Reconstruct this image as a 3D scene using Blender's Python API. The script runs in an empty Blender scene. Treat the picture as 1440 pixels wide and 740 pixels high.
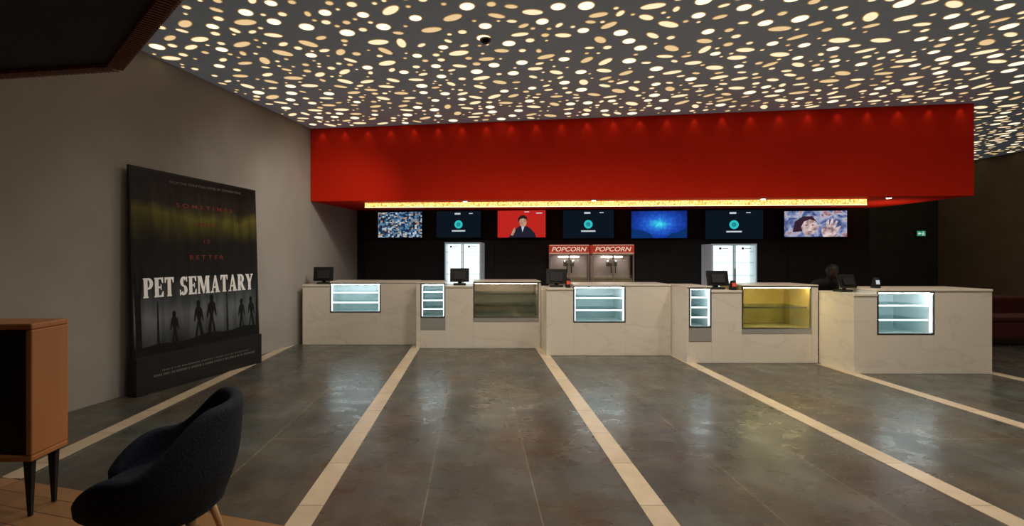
import bpy, bmesh, math, random
from mathutils import Vector, Matrix
random.seed(7)
scn=bpy.context.scene
COL=scn.collection
F=700.0; EYE=1.5
# ------------------------------------------------------------------ camera
cd=bpy.data.cameras.new("camera"); cam=bpy.data.objects.new("camera",cd); COL.objects.link(cam)
cam.location=(0,0,EYE); cam.rotation_euler=(math.radians(90),0,0)
cd.sensor_width=36; cd.lens=36*F/1440; cd.shift_x=52/1440; cd.shift_y=-8/1440; cd.clip_start=.05
scn.camera=cam
scn.view_settings.view_transform='Standard'
scn.view_settings.look='None'
w=bpy.data.worlds.new("world"); scn.world=w; w.use_nodes=True
w.node_tree.nodes["Background"].inputs[0].default_value=(1,.8,.6,1)
w.node_tree.nodes["Background"].inputs[1].default_value=.015

# ------------------------------------------------------------------ materials
def M(name,col=(.5,.5,.5),rough=.5,metal=0,emit=None,es=0,alt=None,scale=6,bump=0,spec=.5,stretch=None,coat=0,detail=4):
    m=bpy.data.materials.new(name); m.use_nodes=True
    nt=m.node_tree; b=nt.nodes["Principled BSDF"]
    b.inputs["Base Color"].default_value=(*col,1); b.inputs["Roughness"].default_value=rough
    b.inputs["Metallic"].default_value=metal; b.inputs["Specular IOR Level"].default_value=spec
    b.inputs["Coat Weight"].default_value=coat
    if emit: b.inputs["Emission Color"].default_value=(*emit,1); b.inputs["Emission Strength"].default_value=es
    if alt or bump:
        tc=nt.nodes.new("ShaderNodeTexCoord"); mp=nt.nodes.new("ShaderNodeMapping")
        nt.links.new(tc.outputs["Object"],mp.inputs[0])
        if stretch: mp.inputs["Scale"].default_value=stretch
        nz=nt.nodes.new("ShaderNodeTexNoise"); nz.inputs["Scale"].default_value=scale; nz.inputs["Detail"].default_value=detail
        nt.links.new(mp.outputs[0],nz.inputs["Vector"])
        if alt:
            cr=nt.nodes.new("ShaderNodeValToRGB"); cr.color_ramp.elements[0].position=.35; cr.color_ramp.elements[1].position=.65
            cr.color_ramp.elements[0].color=(*col,1); cr.color_ramp.elements[1].color=(*alt,1)
            nt.links.new(nz.outputs["Fac"],cr.inputs[0]); nt.links.new(cr.outputs[0],b.inputs["Base Color"])
        if bump:
            bp=nt.nodes.new("ShaderNodeBump"); bp.inputs["Strength"].default_value=bump; bp.inputs["Distance"].default_value=.01
            nt.links.new(nz.outputs["Fac"],bp.inputs["Height"]); nt.links.new(bp.outputs[0],b.inputs["Normal"])
    return m
def emis(name,col,s,sample=True):
    m=bpy.data.materials.new(name); m.use_nodes=True; nt=m.node_tree; nt.nodes.clear()
    e=nt.nodes.new("ShaderNodeEmission"); o=nt.nodes.new("ShaderNodeOutputMaterial")
    e.inputs[0].default_value=(*col,1); e.inputs[1].default_value=s; nt.links.new(e.outputs[0],o.inputs[0])
    if not sample:
        m.cycles.emission_sampling='NONE'
    return m
def glassm(name,tint=(.9,.95,.95),g=.1,rough=.03):
    m=bpy.data.materials.new(name); m.use_nodes=True; nt=m.node_tree; nt.nodes.clear()
    t=nt.nodes.new("ShaderNodeBsdfTransparent"); t.inputs[0].default_value=(*tint,1)
    gl=nt.nodes.new("ShaderNodeBsdfGlossy"); gl.inputs["Roughness"].default_value=rough
    mx=nt.nodes.new("ShaderNodeMixShader"); mx.inputs[0].default_value=g
    o=nt.nodes.new("ShaderNodeOutputMaterial")
    nt.links.new(t.outputs[0],mx.inputs[1]); nt.links.new(gl.outputs[0],mx.inputs[2]); nt.links.new(mx.outputs[0],o.inputs[0])
    return m
def ramp_mat(name,kind,stops,scale=5,emit=1.0,stretch=(1,1,1),dist=0,loc=(0,0,0)):
    """emissive procedural picture on a display"""
    m=bpy.data.materials.new(name); m.use_nodes=True; nt=m.node_tree; nt.nodes.clear()
    tc=nt.nodes.new("ShaderNodeTexCoord"); mp=nt.nodes.new("ShaderNodeMapping"); mp.inputs["Scale"].default_value=stretch; mp.inputs["Location"].default_value=loc
    nt.links.new(tc.outputs["Object"],mp.inputs[0])
    cr=nt.nodes.new("ShaderNodeValToRGB"); el=cr.color_ramp.elements
    while len(el)<len(stops): el.new(.5)
    for e_,(p,c) in zip(el,stops): e_.position=p; e_.color=(*c,1)
    if kind=='cells':
        v=nt.nodes.new("ShaderNodeTexVoronoi"); v.inputs["Scale"].default_value=scale; v.distance='CHEBYCHEV'
        v.inputs["Randomness"].default_value=.55
        nt.links.new(mp.outputs[0],v.inputs["Vector"]); sp=nt.nodes.new("ShaderNodeSeparateColor")
        nt.links.new(v.outputs["Color"],sp.inputs[0]); src=sp.outputs[0]; cr.color_ramp.interpolation='CONSTANT'
    elif kind=='beads':
        v=nt.nodes.new("ShaderNodeTexVoronoi"); v.inputs["Scale"].default_value=scale; v.inputs["Randomness"].default_value=.8
        nt.links.new(mp.outputs[0],v.inputs["Vector"]); src=v.outputs["Distance"]
    elif kind=='radial':
        ln=nt.nodes.new("ShaderNodeVectorMath"); ln.operation='LENGTH'; nt.links.new(mp.outputs[0],ln.inputs[0])
        v=nt.nodes.new("ShaderNodeTexNoise"); v.inputs["Scale"].default_value=scale; v.inputs["Detail"].default_value=6
        nt.links.new(tc.outputs["Object"],v.inputs["Vector"])
        ad=nt.nodes.new("ShaderNodeMath"); ad.operation='MULTIPLY_ADD'; ad.inputs[1].default_value=dist
        nt.links.new(v.outputs["Fac"],ad.inputs[0]); nt.links.new(ln.outputs["Value"],ad.inputs[2]); src=ad.outputs[0]
    else:
        v=nt.nodes.new("ShaderNodeTexNoise"); v.inputs["Scale"].default_value=scale; v.inputs["Detail"].default_value=5; v.inputs["Distortion"].default_value=dist
        nt.links.new(mp.outputs[0],v.inputs["Vector"]); src=v.outputs["Fac"]
    nt.links.new(src,cr.inputs[0])
    e=nt.nodes.new("ShaderNodeEmission"); e.inputs[1].default_value=emit
    o=nt.nodes.new("ShaderNodeOutputMaterial"); nt.links.new(cr.outputs[0],e.inputs[0]); nt.links.new(e.outputs[0],o.inputs[0])
    return m

m_wall=M("plaster_grey",(.33,.31,.28),.8,alt=(.38,.355,.325),scale=1.2,bump=.15,spec=.3)
m_wallr=M("plaster_brown",(.17,.125,.075),.8,alt=(.20,.145,.09),scale=2)
m_wallb=M("wall_dark",(.02,.018,.016),.6,alt=(.028,.024,.02),scale=3,spec=.2)
m_wallfar=M("wall_far_dark",(.03,.032,.026),.7,alt=(.04,.04,.032),scale=3)
m_red=M("red_paint",(.76,.022,.006),.8,alt=(.82,.026,.007),scale=.8,bump=.05,spec=.12)
m_black=M("black_matte",(.012,.012,.013),.5,alt=(.016,.015,.016),scale=4,spec=.3)
m_blackg=M("black_gloss",(.01,.01,.012),.2,alt=(.013,.013,.014),scale=4,spec=.3)
m_steel=M("brushed_metal",(.45,.44,.42),.3,1,alt=(.38,.37,.35),scale=30,stretch=(1,1,12))
m_panelg=M("vent_panel_grey",(.40,.39,.37),.35,.2,alt=(.46,.45,.43),scale=20,stretch=(1,1,8))
m_popfr=M("popcorn_frame_metal",(.42,.34,.30),.35,.2,alt=(.48,.39,.34),scale=20)
m_dsteel=M("dark_metal",(.08,.075,.07),.35,.8,alt=(.1,.09,.08),scale=20)
m_white=M("white_enamel",(.75,.76,.76),.35,alt=(.7,.72,.72),scale=3,emit=(.8,.92,1),es=.10)  # faint cool glow put into the enamel
m_line=M("case_lining",(.74,.79,.79),.3,alt=(.80,.85,.85),scale=2)
m_lined=M("case_lining_dark",(.56,.51,.44),.25,.1,alt=(.68,.63,.55),scale=2)
m_liney=M("case_lining_warm",(.46,.36,.13),.25,.1,alt=(.72,.60,.28),scale=1.6)
m_glass=glassm("clear_glass",(.96,.98,.98),.06)
m_glassd=glassm("smoked_glass",(.86,.82,.76),.12)
m_shelf=glassm("shelf_glass",(.8,.92,.92),.3,.1)
m_ledw=emis("led_cool_white",(.85,.96,1),46)
m_ledsoft=emis("led_soft",(.85,.96,1),3.5)
m_leddim=emis("led_dim",(1,.88,.72),40)
m_ledy=emis("led_warm",(1,.82,.38),46)
m_wood=M("orange_wood",(.38,.145,.045),.4,alt=(.46,.185,.06),scale=5,stretch=(1,1,.25),bump=.05)
m_woodl=M("leg_wood",(.55,.33,.17),.45,alt=(.62,.39,.2),scale=12,stretch=(1,1,.2))
m_slat=M("slat_wood",(.14,.04,.018),.5,alt=(.18,.055,.025),scale=12)
m_canopy=M("canopy_black",(.012,.006,.005),.7,alt=(.018,.008,.006),scale=4)
m_navy=M("navy_fabric",(.008,.012,.022),.9,alt=(.014,.020,.036),scale=90,bump=.4,spec=.3)
m_redfab=M("red_fabric",(.06,.006,.005),.85,alt=(.08,.009,.006),scale=30,bump=.2)
def strip_mat():
    m=M("strip_beige",(.6,.5,.35),.35); nt=m.node_tree; b=nt.nodes["Principled BSDF"]
    tc=nt.nodes.new("ShaderNodeTexCoord"); br=nt.nodes.new("ShaderNodeTexBrick"); br.offset=0
    br.inputs["Color1"].default_value=(.66,.54,.39,1); br.inputs["Color2"].default_value=(.58,.47,.33,1); br.inputs["Mortar"].default_value=(.26,.20,.13,1)
    br.inputs["Scale"].default_value=1; br.inputs["Mortar Size"].default_value=.004; br.inputs["Brick Width"].default_value=.62; br.inputs["Row Height"].default_value=40
    mp=nt.nodes.new("ShaderNodeMapping"); mp.inputs["Rotation"].default_value=(0,0,math.radians(-90)); mp.inputs["Location"].default_value=(.1,20,0)
    nt.links.new(tc.outputs["Object"],mp.inputs[0]); nt.links.new(mp.outputs[0],br.inputs["Vector"])
    nz=nt.nodes.new("ShaderNodeTexNoise"); nz.inputs["Scale"].default_value=7; nz.inputs["Detail"].default_value=6; nt.links.new(tc.outputs["Object"],nz.inputs["Vector"])
    cr=nt.nodes.new("ShaderNodeValToRGB"); cr.color_ramp.elements[0].position=.3; cr.color_ramp.elements[0].color=(.82,.80,.77,1); cr.color_ramp.elements[1].position=.7
    nt.links.new(nz.outputs["Fac"],cr.inputs[0])
    mx=nt.nodes.new("ShaderNodeMix"); mx.data_type='RGBA'; mx.blend_type='MULTIPLY'; mx.inputs[0].default_value=1
    nt.links.new(br.outputs["Color"],mx.inputs[6]); nt.links.new(cr.outputs[0],mx.inputs[7]); nt.links.new(mx.outputs[2],b.inputs["Base Color"])
    return m
m_strip=strip_mat()
m_textw=M("ink_white",(.86,.84,.80),.6,alt=(.90,.88,.84),scale=8,emit=(1,.97,.92),es=.08)  # slight glow put into the white ink
m_textr=M("ink_red",(.22,.024,.010),.6,alt=(.25,.03,.013),scale=8)
m_textg=M("ink_grey",(.13,.13,.12),.6,alt=(.16,.16,.15),scale=8)
m_sil=M("ink_black",(.006,.006,.006),.6,alt=(.009,.009,.009),scale=8,spec=.2)
m_popred=M("popcorn_red",(.34,.03,.012),.4,emit=(.55,.06,.03),es=.4,alt=(.38,.04,.018),scale=6)
m_popw=emis("popcorn_letter",(.95,.70,.52),.85)
m_skin=M("skin",(.06,.035,.024),.7,alt=(.075,.042,.03),scale=14,spec=.2)
m_cloth=M("dark_cloth",(.012,.011,.012),.9,alt=(.02,.018,.018),scale=40,bump=.2)
m_hair=M("dark_hair",(.008,.006,.005),.6,alt=(.014,.01,.008),scale=60)
m_dot=emis("ceiling_dot_light",(1.0,.79,.49),1.15,False)
m_dotb=emis("ceiling_dot_bright",(1.0,.84,.58),1.6,False)
m_dotw=emis("ceiling_dot_warm",(1.0,.70,.36),.85,False)
m_rim=emis("ceiling_dot_rim",(.85,.45,.13),.45,False)
m_teal=emis("teal_light",(.03,.55,.55),1.0,False)
m_tvw=emis("tv_white",(.8,.85,.9),.7,False)
m_green=emis("exit_green",(.03,.35,.18),.7,False)
m_down=emis("downlight_lens",(1,.85,.65),14)
m_gold=ramp_mat("gold_band",'beads',[(.10,(1,.92,.60)),(.35,(1,.80,.30)),(.60,(.85,.55,.12)),(.80,(.5,.28,.04))],45,1.5)

def marble():
    m=M("marble",(.70,.62,.52),.3)
    nt=m.node_tree; b=nt.nodes["Principled BSDF"]
    tc=nt.nodes.new("ShaderNodeTexCoord")
    n1=nt.nodes.new("ShaderNodeTexNoise"); n1.inputs["Scale"].default_value=1.0; n1.inputs["Detail"].default_value=9; n1.inputs["Distortion"].default_value=.5
    mp=nt.nodes.new("ShaderNodeMapping"); mp.inputs["Rotation"].default_value=(.2,.7,.3); mp.inputs["Scale"].default_value=(1,1,2.2)
    oi=nt.nodes.new("ShaderNodeObjectInfo"); 
    nt.links.new(tc.outputs["Object"],mp.inputs[0]); nt.links.new(oi.outputs["Location"],mp.inputs["Location"])
    nt.links.new(mp.outputs[0],n1.inputs["Vector"])
    cr=nt.nodes.new("ShaderNodeValToRGB"); e=cr.color_ramp.elements
    e[0].position=.48; e[0].color=(.85,.775,.665,1); e[1].position=.52; e[1].color=(.84,.76,.65,1)
    x=e.new(.5); x.color=(.765,.69,.59,1)
    nt.links.new(n1.outputs["Fac"],cr.inputs[0]); nt.links.new(cr.outputs[0],b.inputs["Base Color"])
    return m
m_marble=marble()
def floor_mat():
    m=M("floor_tile",(.1,.1,.1),.35); nt=m.node_tree; b=nt.nodes["Principled BSDF"]
    tc=nt.nodes.new("ShaderNodeTexCoord")
    def noise(scale,detail,rough,sc_=(1,1,1),loc=(0,0,0)):
        mp=nt.nodes.new("ShaderNodeMapping"); mp.inputs["Location"].default_value=loc; mp.inputs["Scale"].default_value=sc_; nt.links.new(tc.outputs["Object"],mp.inputs[0])
        n=nt.nodes.new("ShaderNodeTexNoise"); n.inputs["Scale"].default_value=scale; n.inputs["Detail"].default_value=detail; n.inputs["Roughness"].default_value=rough
        nt.links.new(mp.outputs[0],n.inputs["Vector"]); return n
    def ramp(src,st):
        cr=nt.nodes.new("ShaderNodeValToRGB"); el=cr.color_ramp.elements
        while len(el)<len(st): el.new(.5)
        for e_,(p,c) in zip(el,st): e_.position=p; e_.color=(*c,1)
        nt.links.new(src,cr.inputs[0]); return cr
    n=noise(2.4,9,.62,(1,.7,1))
    c1=ramp(n.outputs["Fac"],[(.32,(.050,.053,.046)),(.46,(.070,.075,.066)),(.55,(.088,.095,.084)),(.70,(.125,.135,.120))])
    n2=noise(.9,8,.62,(1,1,1),(7,3,0)); f2=ramp(n2.outputs["Fac"],[(.44,(0,0,0)),(.62,(1,1,1))])
    c2=ramp(n.outputs["Fac"],[(.34,(.062,.042,.026)),(.5,(.098,.068,.042)),(.68,(.14,.105,.070))])
    mx0=nt.nodes.new("ShaderNodeMix"); mx0.data_type='RGBA'
    sc=nt.nodes.new("ShaderNodeMath"); sc.operation='MULTIPLY'; sc.inputs[1].default_value=.72; nt.links.new(f2.outputs[0],sc.inputs[0])
    nt.links.new(sc.outputs[0],mx0.inputs[0]); nt.links.new(c1.outputs[0],mx0.inputs[6]); nt.links.new(c2.outputs[0],mx0.inputs[7])
    br=nt.nodes.new("ShaderNodeTexBrick"); br.offset=0.5
    br.inputs["Color1"].default_value=(1,1,1,1); br.inputs["Color2"].default_value=(.84,.84,.84,1); br.inputs["Mortar"].default_value=(2.2,2.0,1.7,1)
    br.inputs["Scale"].default_value=1; br.inputs["Mortar Size"].default_value=.004; br.inputs["Brick Width"].default_value=2.74; br.inputs["Row Height"].default_value=.6845
    mp=nt.nodes.new("ShaderNodeMapping"); mp.inputs["Rotation"].default_value=(0,0,math.radians(90)); mp.inputs["Location"].default_value=(0,.303,0)
    nt.links.new(tc.outputs["Object"],mp.inputs[0]); nt.links.new(mp.outputs[0],br.inputs["Vector"])
    mx=nt.nodes.new("ShaderNodeMix"); mx.data_type='RGBA'; mx.blend_type='MULTIPLY'; mx.inputs[0].default_value=1
    nt.links.new(mx0.outputs[2],mx.inputs[6]); nt.links.new(br.outputs["Color"],mx.inputs[7]); nt.links.new(mx.outputs[2],b.inputs["Base Color"])
    n3=noise(3.5,5,.55,(1,1.6,1),(2,5,0))
    mr=nt.nodes.new("ShaderNodeMapRange"); mr.inputs[1].default_value=.3; mr.inputs[2].default_value=.7; mr.inputs[3].default_value=.22; mr.inputs[4].default_value=.36
    nt.links.new(n3.outputs["Fac"],mr.inputs[0]); nt.links.new(mr.outputs[0],b.inputs["Roughness"])
    return m
m_floor=floor_mat()
def parquet():
    m=M("parquet",(.3,.15,.06),.4); nt=m.node_tree; b=nt.nodes["Principled BSDF"]
    tc=nt.nodes.new("ShaderNodeTexCoord"); br=nt.nodes.new("ShaderNodeTexBrick")
    br.inputs["Color1"].default_value=(.38,.20,.08,1); br.inputs["Color2"].default_value=(.28,.14,.055,1); br.inputs["Mortar"].default_value=(.06,.03,.015,1)
    br.inputs["Scale"].default_value=1; br.inputs["Mortar Size"].default_value=.003; br.inputs["Brick Width"].default_value=1.1; br.inputs["Row Height"].default_value=.14
    mp=nt.nodes.new("ShaderNodeMapping"); mp.inputs["Rotation"].default_value=(0,0,math.radians(16))
    nt.links.new(tc.outputs["Object"],mp.inputs[0]); nt.links.new(mp.outputs[0],br.inputs["Vector"]); nt.links.new(br.outputs["Color"],b.inputs["Base Color"])
    return m
m_parq=parquet()

# ------------------------------------------------------------------ builders
def link(o,parent=None):
    COL.objects.link(o)
    if parent: o.parent=parent
    return o
def tag(o,label,cat,group=None):
    o["label"]=label; o["category"]=cat
    if group: o["group"]=group
    return o
def thing(name,loc,rot=0,label="",cat="",group=None):
    e=bpy.data.objects.new(name,None); e.location=loc; e.rotation_euler=(0,0,rot); e.empty_display_size=.1
    COL.objects.link(e); return tag(e,label,cat,group)
def mesh(name,verts,faces,mats,parent=None,bevel=0,smooth=False,mi=None):
    me=bpy.data.meshes.new(name); me.from_pydata([tuple(v) for v in verts],[],faces)
    for m in (mats if isinstance(mats,list) else [mats]): me.materials.append(m)
    if mi:
        for p,i in zip(me.polygons,mi): p.material_index=i
    if smooth:
        for p in me.polygons: p.use_smooth=True
    me.validate(); me.update()
    o=bpy.data.objects.new(name,me); link(o,parent)
    if bevel:
        b=o.modifiers.new("bevel",'BEVEL'); b.width=bevel; b.segments=2; b.limit_method='ANGLE'
    return o
BF=[(0,3,2,1),(4,5,6,7),(0,1,5,4),(1,2,6,5),(2,3,7,6),(3,0,4,7)]
def boxes(name,bl,mat,parent=None,bevel=0):
    V=[];Fc=[]
    for (x0,x1,y0,y1,z0,z1) in bl:
        n=len(V)
        V+=[(x0,y0,z0),(x1,y0,z0),(x1,y1,z0),(x0,y1,z0),(x0,y0,z1),(x1,y0,z1),(x1,y1,z1),(x0,y1,z1)]
        Fc+=[tuple(n+i for i in f) for f in BF]
    return mesh(name,V,Fc,mat,parent,bevel)
def box(name,x0,x1,y0,y1,z0,z1,mat,parent=None,bevel=0): return boxes(name,[(x0,x1,y0,y1,z0,z1)],mat,parent,bevel)
def prism(name,pts,z0,z1,mat,parent=None,zf=None):
    n=len(pts); V=[(p[0],p[1],(z0 if zf is None else zf(p))) for p in pts]+[(p[0],p[1],z1) for p in pts]
    Fc=[tuple(range(n))[::-1],tuple(range(n,2*n))]+[(i,(i+1)%n,n+(i+1)%n,n+i) for i in range(n)]
    return mesh(name,V,Fc,mat,parent)
def cyl(name,p0,p1,r0,r1,mat,parent=None,seg=20):
    p0=Vector(p0);p1=Vector(p1);d=(p1-p0).normalized(); q=d.to_track_quat('Z','Y')
    V=[];
    for p,r in((p0,r0),(p1,r1)):
        for i in range(seg):
            a=2*math.pi*i/seg; V.append(p+q@Vector((r*math.cos(a),r*math.sin(a),0)))
    Fc=[(i,(i+1)%seg,seg+(i+1)%seg,seg+i) for i in range(seg)]+[tuple(range(seg))[::-1],tuple(range(seg,2*seg))]
    o=mesh(name,V,Fc,mat,parent)
    for p in o.data.polygons[:seg]: p.use_smooth=True
    return o
def flats(name,polys,y,mat,parent):
    V=[];Fc=[]
    for pl in polys:
        n=len(V); V+=[(p[0],y,p[1]) for p in pl]; Fc.append(tuple(range(n,n+len(pl))))
    return mesh(name,V,Fc,mat,parent)
def ell(cx,cz,rx,rz,n=24): return [(cx+rx*math.cos(2*math.pi*i/n),cz+rz*math.sin(2*math.pi*i/n)) for i in range(n)]
def text(name,body,cx,cz,wd,ht,y,mat,parent,bold=.02,shear=0,space=1.0):
    c=bpy.data.curves.new(name,'FONT'); c.body=body; c.align_x='CENTER'; c.offset=bold; c.shear=shear; c.space_character=space; c.extrude=.0
    t=bpy.data.objects.new("t",c); COL.objects.link(t)
    me=bpy.data.meshes.new_from_object(t.evaluated_get(bpy.context.evaluated_depsgraph_get()))
    bpy.data.objects.remove(t)
    xs=[v.co.x for v in me.vertices]; ys=[v.co.y for v in me.vertices]
    x0,x1,y0,y1=min(xs),max(xs),min(ys),max(ys)
    for v in me.vertices:
        px=(v.co.x-(x0+x1)/2)/(x1-x0)*wd+cx; pz=(v.co.y-(y0+y1)/2)/(y1-y0)*ht+cz
        v.co=(px,y,pz)
    me.materials.clear(); me.materials.append(mat)
    return link(bpy.data.objects.new(name,me),parent)
# bold condensed serif capitals drawn as flat outlines
def R(a,b,c,d): return [[(a,c),(b,c),(b,d),(a,d)]]
def stem(x,wd=.24,z0=0,z1=1,top=True,bot=True):
    o=R(x,x+wd,z0,z1)
    if bot: o+=R(x-.04,x+wd+.04,z0,z0+.08)
    if top: o+=R(x-.04,x+wd+.04,z1-.08,z1)
    return o
def arc(cx,cz,rx,rz,a0,a1,w0,w1=None,n=14):
    w1=w1 or w0*.5; o=[]; P=[]
    for i in range(n+1):
        a=math.radians(a0+(a1-a0)*i/n); c,s=math.cos(a),math.sin(a); t=w0*abs(c)+w1*abs(s)
        P.append(((cx+rx*c,cz+rz*s),(cx+(rx-t)*c,cz+(rz-t)*s)))
    for i in range(n): o.append([P[i][0],P[i+1][0],P[i+1][1],P[i][1]])
    return o
GL={
'P':(.64,stem(.05)+R(.24,.36,.90,1)+R(.24,.36,.42,.52)+arc(.34,.71,.29,.29,90,-90,.20,.10)),
'E':(.62,stem(.05)+R(.2,.59,.91,1)+R(.2,.48,.45,.55)+R(.2,.61,0,.09)+[[(.51,.72),(.59,.72),(.59,1),(.44,.91)]]+[[(.53,.29),(.61,.29),(.61,0),(.44,.09)]]+R(.42,.48,.36,.64)),
'T':(.64,stem(.20,.24,0,1,False,True)+R(.01,.63,.90,1)+[[(.01,.71),(.08,.71),(.14,.91),(.01,.91)],[(.56,.71),(.63,.71),(.63,.91),(.50,.91)]]),
'S':(.58,arc(.30,.73,.26,.28,35,270,.20,.11)+arc(.28,.27,.28,.28,90,-145,.21,.11)+R(.47,.55,.72,1)+R(.01,.09,0,.30)),
'M':(.98,stem(.05,.12)+stem(.68,.24)+[[(.06,1),(.32,1),(.55,.2),(.43,0)],[(.43,0),(.52,0),(.78,1),(.66,1)]]),
'A':(.76,[[(.07,0),(.18,0),(.43,1),(.33,1)],[(.43,0),(.71,0),(.45,1),(.33,1)]]+R(.2,.5,.27,.37)+R(0,.26,0,.08)+R(.38,.76,0,.08)),
'R':(.72,stem(.05)+R(.24,.34,.90,1)+R(.24,.36,.44,.54)+arc(.33,.72,.28,.28,90,-90,.20,.10)+[[(.24,.5),(.46,.5),(.71,0),(.44,0)]]+R(.44,.74,0,.08)),
'Y':(.70,stem(.24,.24,0,.5,False,True)+[[(.02,1),(.29,1),(.48,.45),(.24,.45)],[(.55,1),(.67,1),(.48,.45),(.36,.45)]]+R(-.02,.34,.92,1)+R(.48,.73,.92,1)),
' ':(.28,[])}
def serif_text(name,body,x0,x1,z0,z1,y,mat,parent):
    polys=[];cx=0
    for ch_ in body:
        wd,pl=GL[ch_]
        polys+=[[(p[0]+cx,p[1]) for p in q] for q in pl]; cx+=wd+.05
    cx-=.05
    polys=[[(x0+p[0]/cx*(x1-x0),z0+p[1]*(z1-z0)) for p in q] for q in polys]
    return flats(name,polys,y,mat,parent)
def struct(o): o["kind"]="structure"; return o

# ------------------------------------------------------------------ setting
CEIL=3.83
def wlx(y): return -2.98+.23*(y-9)
def fy(x): return 8.58-.1435*x           # red fascia plane
def by(x): return 10.45-.1435*x          # rear wall plane
struct(box("floor",-6,13,-2,13.4,-.1,0,m_floor))
p0=(wlx(-1.5),-1.5); p1=(wlx(10.95),10.95)
struct(prism("wall_left",[p0,p1,(p1[0]-.2,p1[1]),(p0[0]-.2,p0[1])],0,CEIL,m_wall))
struct(prism("wall_back",[(-2.56,by(-2.56)),(7.43,by(7.43)),(7.43,by(7.43)+.2),(-2.56,by(-2.56)+.2)],0,2.9,m_wallb))
struct(box("wall_far",5.5,12,12.9,13.1,0,CEIL,m_wallfar))
struct(box("wall_right",12,12.2,-1.5,13.1,0,CEIL,m_wallr))
pq=prism("floor.001",[(-5.0,3.9),(-3.23,3.39),(-1.05,2.77),(1.2,2.13),(1.2,-1.5),(-5.0,-1.5)],0.0,.004,m_parq); struct(pq)
ends={-3.15:(3.37,8.5),-.988:(2.75,8.5),1.07:(2.17,8.2),3.05:(-1,7.6),4.87:(-1,7.0),6.7:(-1,12.9)}
for i,(x,(a,b)) in enumerate(ends.items()):
    struct(box("trim_%d"%(i+1),x-.075,x+.075,a,b,0,.004,m_strip))
# ceiling with light openings: rounds and ovals kept clear of each other
pts=[]; grid={}
def circles(x,y,a,b,t):
    if a/b<1.25: return [(x,y,a)]
    n=5; out=[]
    for i in range(n):
        s=-1+2*i/(n-1); o=s*(a-b*.75); hw=b*math.sqrt(max(.25,1-(o/a)**2))
        out.append((x+o*math.cos(t),y+o*math.sin(t),hw))
    return out
def inceil(x,y,r):
    if x<wlx(y)+r+.04 or x>11.95-r: return False
    if y>12.85: return False
    if x<7.6+r and y>fy(x)-r-.05: return False
    if x<-1.5 and y<2.6 : return False
    return True
def addp(a,b,gap):
    x=random.uniform(-4.6,12); y=random.uniform(1.5,12.9)
    t=math.radians(random.gauss(-8,42))
    if not inceil(x,y,a): return
    cs=circles(x,y,a,b,t); gx,gy=int(x//.6),int(y//.6)
    for i in(-1,0,1):
        for j in(-1,0,1):
            for o in grid.get((gx+i,gy+j),()):
                for (u,v,r) in o:
                    for (p,q,s) in cs:
                        if (u-p)**2+(v-q)**2<(r+s+gap)**2: return
    grid.setdefault((gx,gy),[]).append(cs); pts.append((x,y,a,b,t))
for k in range(1000): r=random.uniform(.052,.078); addp(r,r*.96,.105)
for k in range(4200): a=random.uniform(.08,.12); addp(a,a*random.uniform(.40,.56),.082)
for k in range(3600): r=random.uniform(.03,.046); addp(r,r,.066)
for k in range(5000): a=random.uniform(.045,.066); addp(a,a*.55,.062)
for k in range(5000): r=random.uniform(.013,.022); addp(r,r,.048)
V=[(-6,-1.5,CEIL),(12.2,-1.5,CEIL),(12.2,13.1,CEIL),(-6,13.1,CEIL),(-6,-1.5,CEIL+.1),(12.2,-1.5,CEIL+.1),(12.2,13.1,CEIL+.1),(-6,13.1,CEIL+.1)]
Fc=list(BF); mi=[0]*6
for (x,y,a,b,t) in pts:
    big=a/b<1.2 and a>.05
    core=2 if big else (4 if random.random()<.38 else 1)
    for (gr,dz,mt) in ((.010,.002,3),(0,.004,core)):
        n=len(V); s=20
        for i in range(s):
            q=2*math.pi*i/s; ex,ey=(a+gr)*math.cos(q),(b+gr)*math.sin(q)
            V.append((x+ex*math.cos(t)-ey*math.sin(t),y+ex*math.sin(t)+ey*math.cos(t),CEIL-dz))
        Fc.append(tuple(range(n,n+s))[::-1]); mi.append(mt)
m_ceil=M("ceiling_grey",(.33,.36,.39),.7,alt=(.37,.40,.43),scale=3,emit=(.66,.82,.95),es=.035)  # faint glow put into the grey panel to lighten it
struct(mesh("ceiling",V,Fc,[m_ceil,m_dot,m_dotb,m_rim,m_dotw],mi=mi))
print("dots",len(pts))
# ------------------------------------------------------------------ red bulkhead
def fzb(p): t=(p[0]+2.95)/10.47; return 2.516+(2.43-2.516)*t
bk=prism("bulkhead",[(-2.97,fy(-2.97)),(7.52,fy(7.52)),(7.52,9.36),(-2.58,10.8)],0,CEIL-.006,m_red,None,fzb)
tag(bk,"bright red painted dropped bulkhead running above the snack counters","bulkhead")
ga,gb=(-2.03,8.88+.1435*2.03),(6.28,8.88-.1435*6.28)
dv=Vector((gb[0]-ga[0],gb[1]-ga[1],0)); gl=thing("light_band",(ga[0],ga[1],2.415),math.atan2(dv.y,dv.x),"glowing beaded gold light band under the red bulkhead","light")
L=dv.length
def slab(name,x0,x1,y0,y1,za0,za1,zb0,zb1,mat,par):
    return mesh(name,[(x0,y0,za0),(x1,y0,zb0),(x1,y1,zb0),(x0,y1,za0),(x0,y0,za1),(x1,y0,zb1),(x1,y1,zb1),(x0,y1,za1)],BF,mat,par)
slab("diffuser",0,L,0,.03,0,.088,-.075,.020,m_gold,gl)
slab("housing",-.01,L+.01,.03,.08,-.004,.088,-.08,.020,m_black,gl)
slab("led_edge",0,L,-.008,0,0,.006,-.075,-.069,emis("gold_led",(1,.85,.45),3),gl)
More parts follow.
